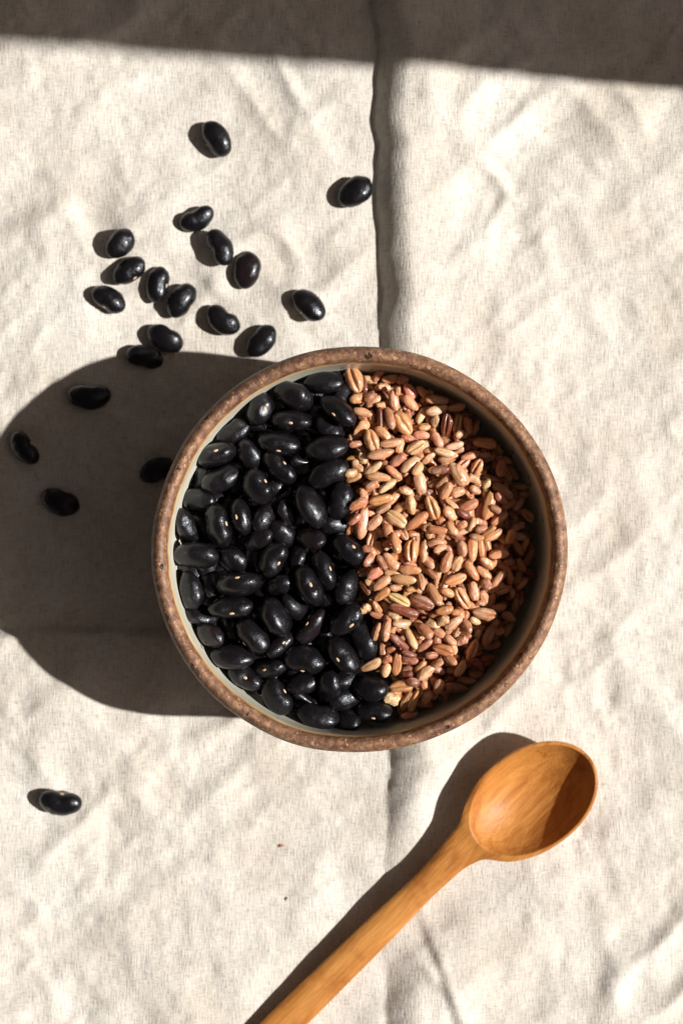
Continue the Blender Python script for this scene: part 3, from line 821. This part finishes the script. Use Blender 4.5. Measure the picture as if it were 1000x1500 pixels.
# loose heap underneath: grains dropped one by one at the lowest of several places
placed = 0
for t in range(1500):
    best = None
    for c in range(10):
        r = 48.5 * math.sqrt(rng.uniform(0, 1)); th = rng.uniform(-math.pi, math.pi)
        x, y = BX + r * math.cos(th), BY + r * math.sin(th) * BYS
        py_ = 750 - y * SC * CAM_H / (CAM_H - 49); px_ = 500 + x * SC * CAM_H / (CAM_H - 49)
        if px_ < np.interp(py_, [540, 820, 900, 1000, 1070], [508, 512, 528, 560, 580]): continue
        ii, jj = int((x - BX) / G + HN / 2), int((y - BY) / G + HN / 2)
        hh = Hm[jj - 3:jj + 4, ii - 3:ii + 4].max() - surf_rice(x, y)
        if best is None or hh < best[0]: best = (hh, x, y)
    if best is None: continue
    _, x, y = best
    kd = rng.choice(['s', 's', 's', 'k', 'd'], p=[.26, .26, .26, .16, .06]); var = int(rng.integers(0, len(RICE[kd])))
    dims = (rng.uniform(2.35, 3.1) * (.75 if kd == 'k' else 1), rng.uniform(1.0, 1.3) * (1.2 if kd == 'd' else 1), rng.uniform(.95, 1.15))
    rot = rice_rot(rng.uniform(0, 360), rng.normal(0, 17), rng.uniform(-40, 40))
    z = drop(rot, dims, x, y, .45)
    if z is None or z > surf_rice(x, y) - 2.3: continue
    x, y = wall_clamp(x, y, z, 1.6)
    settle(len(items), rot, dims, x, y, z)
    ck = rng.choice(list('ppggbbrooc'), p=[.17, .17, .1, .1, .12, .12, .08, .06, .05, .03])
    items.append(dict(k='rice', kd=kd, var=var, rot=rot, p=(x, y, z), s=dims, dims=dims, col=ck))
    placed += 1
for q in rz:
    for (zx, zy, ang, ln, wd, kd, ck) in rz[q]:
        px, py = O[q][0] + zx * .14, O[q][1] + zy * .14
        x, y, _ = P(px, py, 49)
        zt = surf_rice(x, y) - .6
        x, y, _ = P(px, py, zt)
        k = .14 / (SC * CAM_H / (CAM_H - zt))
        lm, wm = ln * k / 2 * 1.07, wd * k / 2 * (.95 if kd != 'd' else 1.0)
        dims = (lm, wm, min(wm * .95, 1.3) if kd != 'd' else min(wm * .85, 1.7))
        pitch = rng.normal(0, 9) if ln > 180 else rng.choice([-1, 1]) * rng.uniform(8, 24)
        rot = rice_rot(ang, pitch, rng.uniform(-30, 30) if kd != 'd' else rng.uniform(-14, 14))
        z = drop(rot, dims, x, y, .55)
        if z is None: continue
        z = min(z, surf_rice(x, y) + 1.9)
        x, y, _ = P(px, py, z); x, y = wall_clamp(x, y, z, 1.5)
        settle(len(items), rot, dims, x, y, z)
        items.append(dict(k='rice', kd=kd, var=int(rng.integers(0, len(RICE[kd]))), rot=rot, p=(x, y, z), s=dims, dims=dims, col=ck))

vis = np.bincount(IDM[IDM >= 0].ravel(), minlength=len(items))

# ---- labels for what is heaped in the bowl
def lean(ang):
    a = ang % 180
    if a < 15 or a > 165: return "lying level"
    if 75 < a < 105: return "standing upright in the picture"
    return "slanting up to the right" if a < 90 else "slanting down to the right"
HOURS = ["twelve", "one", "two", "three", "four", "five", "six", "seven", "eight", "nine", "ten", "eleven"]
ORD = ["nearest", "second from", "third from", "fourth from", "fifth from", "sixth from", "seventh from", "eighth from", "ninth from", "tenth from", "eleventh from", "twelfth from"]
def yaw(it): return math.degrees(math.atan2(it['rot'][1, 0], it['rot'][0, 0]))
slots = {}
for n_, it in enumerate(items):
    if it['k'] != 'bean': continue
    dx, dy = it['p'][0] - BX, it['p'][1] - BY
    it['r'] = math.hypot(dx, dy)
    h = int(round(math.degrees(math.atan2(dx, dy)) / 30)) % 12
    if dx > -14: h = 20 + (0 if dy > 20 else 1 if dy > 0 else 2 if dy > -20 else 3)      # the strip along the rice
    slots.setdefault(h, []).append(n_)
for h, l in slots.items():
    l.sort(key=lambda q: -items[q]['r'] if h < 20 else -items[q]['p'][1])
    for o_, q in enumerate(l):
        it = items[q]; src = bb[it['src']]
        look = "pale eye showing" if src[5] else ("half buried" if src[6] > .75 else "no eye showing")
        if h < 20:
            where = f"{ORD[o_]} the bowl wall towards {HOURS[h]} o'clock" if o_ else f"nearest the bowl wall at {HOURS[h]} o'clock"
        else:
            where = ["topmost", "second", "third", "fourth", "fifth", "sixth", "seventh", "eighth", "ninth", "tenth", "eleventh", "twelfth", "thirteenth"][o_] + " along the rice's " + ["top", "upper", "lower", "bottom"][h - 20] + " quarter"
        ln_ = {"lying level": "level", "standing upright in the picture": "upright", "slanting up to the right": "up-slanting", "slanting down to the right": "down-slanting"}[lean(yaw(it))]
        it['label'] = f"{ln_} black bean, {look}, {where}"

deep = {}
for n_, it in enumerate(items):
    if it['k'] == 'fill' and vis[n_] > 12:
        dx, dy = it['p'][0] - BX, it['p'][1] - BY
        it['r'] = math.hypot(dx, dy)
        deep.setdefault(int(round(math.degrees(math.atan2(dx, dy)) / 30)) % 12, []).append(n_)
for h, l in deep.items():
    l.sort(key=lambda q: -items[q]['r'])
    for o_, q in enumerate(l):
        items[q]['label'] = f"deeply buried black bean in a dark gap, {ORD[o_] if o_ else 'closest to'} the wall towards {HOURS[h]} o'clock"
for n_, it in enumerate(items):
    if it['k'] == 'bean':
        src = bb[it['src']]
        o = make_bean(it['var'], it['rot'], it['p'], tuple(map(float, it['s'])), red=it['src'] in (49, 41, 28, 29), eye=bool(src[5]))
        tag(o, it['label'], "bean", "black beans heaped in the bowl")
    elif it['k'] == 'fill' and vis[n_] > 12:
        o = make_bean(it['var'], it['rot'], it['p'], (1, 1, 1), eye=False)
        tag(o, it['label'], "bean", "buried beans deep in the bowl")

skin_flake(437, 677, 47.5, 8, 6.2, 4.2, 1, "dark pointed flake of bean skin between beans in the upper half")
skin_flake(442, 1022, 47.0, -22, 7.0, 3.0, 2, "dark curled flake of bean skin between beans near the bowl's lower wall")
rice_ids = [n_ for n_, it in enumerate(items) if it['k'] == 'rice']
rice_ids.sort(key=lambda q: -vis[q])
top = [q for q in rice_ids[:300] if vis[q] > 0]
tup = {}
for q in top:
    it = items[q]; x, y, z = it['p']
    fy = (y - BY) / 50; rr = math.hypot(x - BX, y - BY)
    row = "far" if fy > .55 else "upper" if fy > .2 else "middle" if fy > -.2 else "lower" if fy > -.55 else "nearest"
    colm = "beside the beans" if x < BX + 6 else "against the shaded wall" if rr > 41 and x > BX + 15 else "in the sunlit middle" if x < BX + 25 else "at the shade's edge"
    what = {"d": "split ", "k": "broken ", "s": ""}[it['kd']]
    ln_ = {"lying level": "level", "standing upright in the picture": "upright", "slanting up to the right": "up-slanting", "slanting down to the right": "down-slanting"}[lean(yaw(it))]
    it['tup'] = (CNAME[it['col']], what, ln_, row, colm)
    tup.setdefault(it['tup'], []).append(q)
NTH = ["topmost", "second", "third", "fourth", "fifth", "sixth", "seventh", "eighth"]
for t_, l in tup.items():
    l.sort(key=lambda q: -items[q]['p'][1])
    for o_, q in enumerate(l):
        cn, what, ln_, row, colm = t_
        s = f"{cn} {what}rice grain, {ln_}, {colm} in the {row} part"
        if len(l) > 1: s += f", {'lowest' if o_ == len(l) - 1 else NTH[min(o_, 7)]} such"
        items[q]['label'] = s
for q in top:
    it = items[q]
    o = put("rice_grain", RICE[it['kd']][it['var']][0], it['rot'], it['p'], tuple(map(float, it['s'])))
    c = np.array(COL[it['col']]) * rng.uniform(.86, 1.1) * (1 + rng.normal(0, .05, 3))
    o.color = (*[float(v) for v in np.clip(c, .01, .85)], 1)
    tag(o, it['label'], "rice grain", "rice grains heaped in the bowl")
# the rest of the grains, under and between those, as one mass
V, F, base = [], [], 0
for q in rice_ids:
    if q in set(top): continue
    it = items[q]
    _, v, f = RICE[it['kd']][it['var']]
    w_ = (v * np.array(it['s'])) @ it['rot'].T + np.array(it['p'])
    V.append(w_); F += [tuple(i + base for i in ff) for ff in f]; base += len(v)
if V:
    o = link("rice_heap", mesh_from("rice_heap", np.concatenate(V) * MM, F, M_rice_heap))
    tag(o, "mass of small brown rice grains lying deeper under and between the top grains", "rice", kind="stuff")
print("rice random placed", placed, "rice total", len(rice_ids), "left over", len(rice_ids) - len(top), "min vis", vis[top[-1]])

# ------------------------------------------------------------------ wooden spoon (local x runs from handle end to tip)
def build_spoon():
    a = P(672, 1250, 9); c = P(789, 1168, 15)
    hdir = np.array([P(420, 1500, 7)[0] - a[0], P(420, 1500, 7)[1] - a[1]]); hdir = -hdir / np.linalg.norm(hdir)
    # centre line in the plane: straight handle, then the head turned a little flatter
    h0 = a[:2] - hdir * 96
    head = (c[:2] - a[:2]); head /= np.linalg.norm(head)
    tip = np.array([P(866, 1112, 17)[0], P(866, 1112, 17)[1]])
    pts = np.array([h0, a[:2] - hdir * 50, a[:2] - hdir * 12, a[:2] + hdir * 1.5, c[:2] + (a[:2] - c[:2]) * .45, c[:2], c[:2] + (tip - c[:2]) * .6, tip])
    cl = catmull(pts, 40)
    seg = np.linalg.norm(np.diff(cl, axis=0), axis=1); s = np.concatenate([[0], np.cumsum(seg)]); Lt = s[-1]
    # even + end-dense stations
    st = np.concatenate([np.linspace(0, Lt - 52, 90, endpoint=False), np.linspace(Lt - 52, Lt - 5, 130, endpoint=False), Lt - 5 * (1 - np.sin(np.linspace(0, np.pi / 2, 28)))])
    st[-1] = Lt - .0005
    cx = np.interp(st, s, cl[:, 0]); cy = np.interp(st, s, cl[:, 1])
    k = 9; dx = np.gradient(cx, st); dy = np.gradient(cy, st)
    kr = np.ones(k) / k
    dx = np.convolve(np.pad(dx, k // 2, 'edge'), kr, 'valid'); dy = np.convolve(np.pad(dy, k // 2, 'edge'), kr, 'valid')
    nn = np.hypot(dx, dy); dx /= nn; dy /= nn
    # head ellipse: half length a_, half width b_, centre e0 measured from the tip
    a_, b_ = 21.4, 15.2
    e0 = Lt - a_
    def halfw(t):
        h = np.interp(t, [0, 30, 60, Lt - 62, Lt - 52, Lt - 44, Lt - 38, Lt - 30], [5.3, 5.1, 4.7, 3.9, 4.5, 6.0, 8.0, 10.0])
        q = (t - e0) / a_
        e = b_ * np.sqrt(np.clip(1 - np.abs(q) ** 2.05, 0, None))
        # smooth union of neck and head
        kx = 2.2
        return np.where(t > e0, e, kx * np.logaddexp(h / kx, e / kx) * np.where(t > Lt - 46, 1, 1) * 1.0 - kx * np.log1p(np.exp(-np.abs(h - e) / kx)) * 0) if False else np.where(t > e0 - 2, np.maximum(e, .02), np.sqrt(np.maximum(h, e) ** 2 + 0) + 1.7 * np.exp(-((h - e) / 3.2) ** 2) * (t > Lt - 46))
    hw = halfw(st)
    ker = np.hanning(19)[1:-1]; ker /= ker.sum()
    hs_ = np.convolve(np.pad(hw, 8, 'edge'), ker, 'valid'); hw = np.where(st < e0 + 8, hs_, hw)
    zrim = np.interp(st, [0, 40, Lt - 60, Lt - 44, Lt - 34, Lt - 18, Lt], [4.6, 6.2, 8.8, 10.2, 11.8, 13.8, 15.4])
    thick = np.interp(st, [0, 40, Lt - 60, Lt - 46], [4.6, 5.4, 5.8, 6.6])
    NT = 97
    tt = np.sin(np.linspace(-1, 1, NT) * np.pi / 2)
    tt = .55 * tt + .45 * np.linspace(-1, 1, NT)
    top_v, bot_v = [], []
    for i, t in enumerate(st):
        n2 = np.array([-dy[i], dx[i]]); c0 = np.array([cx[i], cy[i]])
        # the head leans: its near-left lip a little higher, as carved
        q = (t - e0)
        for u in tt:
            lat = u * hw[i]
            ev = (q / (a_ - 1.0)) ** 2 + (lat / (b_ - 1.0)) ** 2
            zt = zrim[i]
            # top: crowned on the handle, hollow in the head
            inh = sstep(Lt - 50, Lt - 40, t)
            zt = zt - (1 - inh) * (1.1 * abs(u) ** 3.5) - inh * .5 * abs(u) ** 6
            if ev < 1 and q > -a_:
                dd = (1 - ev)
                zt -= 9.8 * dd ** .80
            # underside
            body = np.sqrt(max(0.0, 1 - u * u))
            zb_h = zrim[i] - thick[i] * (.30 + .70 * max(0, 1 - abs(u) ** 3.2) ** .5)
            eo = (q / a_) ** 2 + (lat / b_) ** 2
            zb_b = zrim[i] - 1.4 - 12.6 * max(0.0, 1 - eo) ** .55
            m = sstep(-a_ - 6, -a_ + 9, q)
            zb = zb_h * (1 - m) + min(zb_b, zrim[i] - 1.2) * m
            if abs(u) > .999: zb = zt - .8
            p = c0 + n2 * lat
            top_v.append((p[0], p[1], zt)); bot_v.append((p[0], p[1], min(zb, zt - .8)))
    ns = len(st)
    v = np.array(top_v + bot_v)
    off = ns * NT
    faces, part = [], []
    cut = int(np.argmin(np.abs(st - (Lt - 45))))
    for i in range(ns - 1):
        hp = 0 if i < cut else 1
        for j in range(NT - 1):
            p, q = i * NT + j, (i + 1) * NT + j
            faces.append((p, q, q + 1, p + 1)[::-1]); part.append(hp)
            faces.append((off + p, off + p + 1, off + q + 1, off + q)[::-1]); part.append(hp)
        p, q = i * NT, (i + 1) * NT
        faces.append((p, off + p, off + q, q)[::-1]); part.append(hp)
        p, q = i * NT + NT - 1, (i + 1) * NT + NT - 1
        faces.append((p, q, off + q, off + p)[::-1]); part.append(hp)
    for j in range(NT - 1):
        faces.append((j, j + 1, off + j + 1, off + j)[::-1]); part.append(0)
        p = (ns - 1) * NT + j
        faces.append((p, off + p, off + p + 1, p + 1)[::-1]); part.append(1)
    # to local frame
    ang = math.atan2(hdir[1], hdir[0]); org = np.array([a[0], a[1], 0])
    Rm = np.array([[math.cos(ang), math.sin(ang), 0], [-math.sin(ang), math.cos(ang), 0], [0, 0, 1]])
    vl = (v - org) @ Rm.T
    zmin = vl[:, 2].min()
    # smooth the whole, then hand the shared normals to the two parts
    bm = bmesh.new()
    bv = [bm.verts.new(p) for p in vl * MM]
    for f in faces:
        try: bm.faces.new([bv[i] for i in f])
        except ValueError: pass
    bm.normal_update()
    bm.verts.ensure_lookup_table()
    for it in range(3):
        bmesh.ops.smooth_vert(bm, verts=bm.verts, factor=.35, use_axis_x=True, use_axis_y=True, use_axis_z=True)
    bm.normal_update()
    vl2 = np.array([tuple(p.co) for p in bm.verts]); nrm = np.array([tuple(p.normal) for p in bm.verts]); bm.free()
    root = bpy.data.objects.new("wooden_spoon", None); C.collection.objects.link(root)
    root.location = (org[0] * MM, org[1] * MM, 0); root.rotation_euler = (0, 0, ang)
    tag(root, "warm brown wooden spoon lying hollow side up below the bowl, handle pointing lower left", "spoon")
    part = np.array(part)
    for hp, nm in ((0, "handle"), (1, "spoon_head")):
        fs = [faces[i] for i in np.nonzero(part == hp)[0]]
        used = sorted(set(i for f in fs for i in f)); mp = {u: i for i, u in enumerate(used)}
        me = mesh_from(nm, vl2[used], [tuple(mp[i] for i in f) for f in fs], M_spoon)
        me.normals_split_custom_set_from_vertices([tuple(x) for x in nrm[used]])
        link(nm, me, root)
    print("spoon zmin", zmin)
build_spoon()

# ------------------------------------------------------------------ two crumbs lying on the cloth below the bowl
def crumb(px, py, sx, ang, seed, col, lab):
    v, f = rice_shape('k', seed, 9, 9)
    x, y, _ = P(px, py, 0)
    o = put("crumb", mesh_from("crumb", v * MM, f, M_rice), rice_rot(ang, 5, 10), (x, y, float(cloth_z(x, y)) + .25), (sx, sx * .6, sx * .5))
    o.color = (*col, 1)
    tag(o, lab, "crumb")
crumb(412, 1239, .75, 10, 31, (.50, .24, .10), "tiny orange crumb on the cloth between the lone bean and the spoon handle")
crumb(420, 1316, .5, 60, 37, (.55, .36, .20), "smallest dark crumb on the cloth just left of the spoon handle")
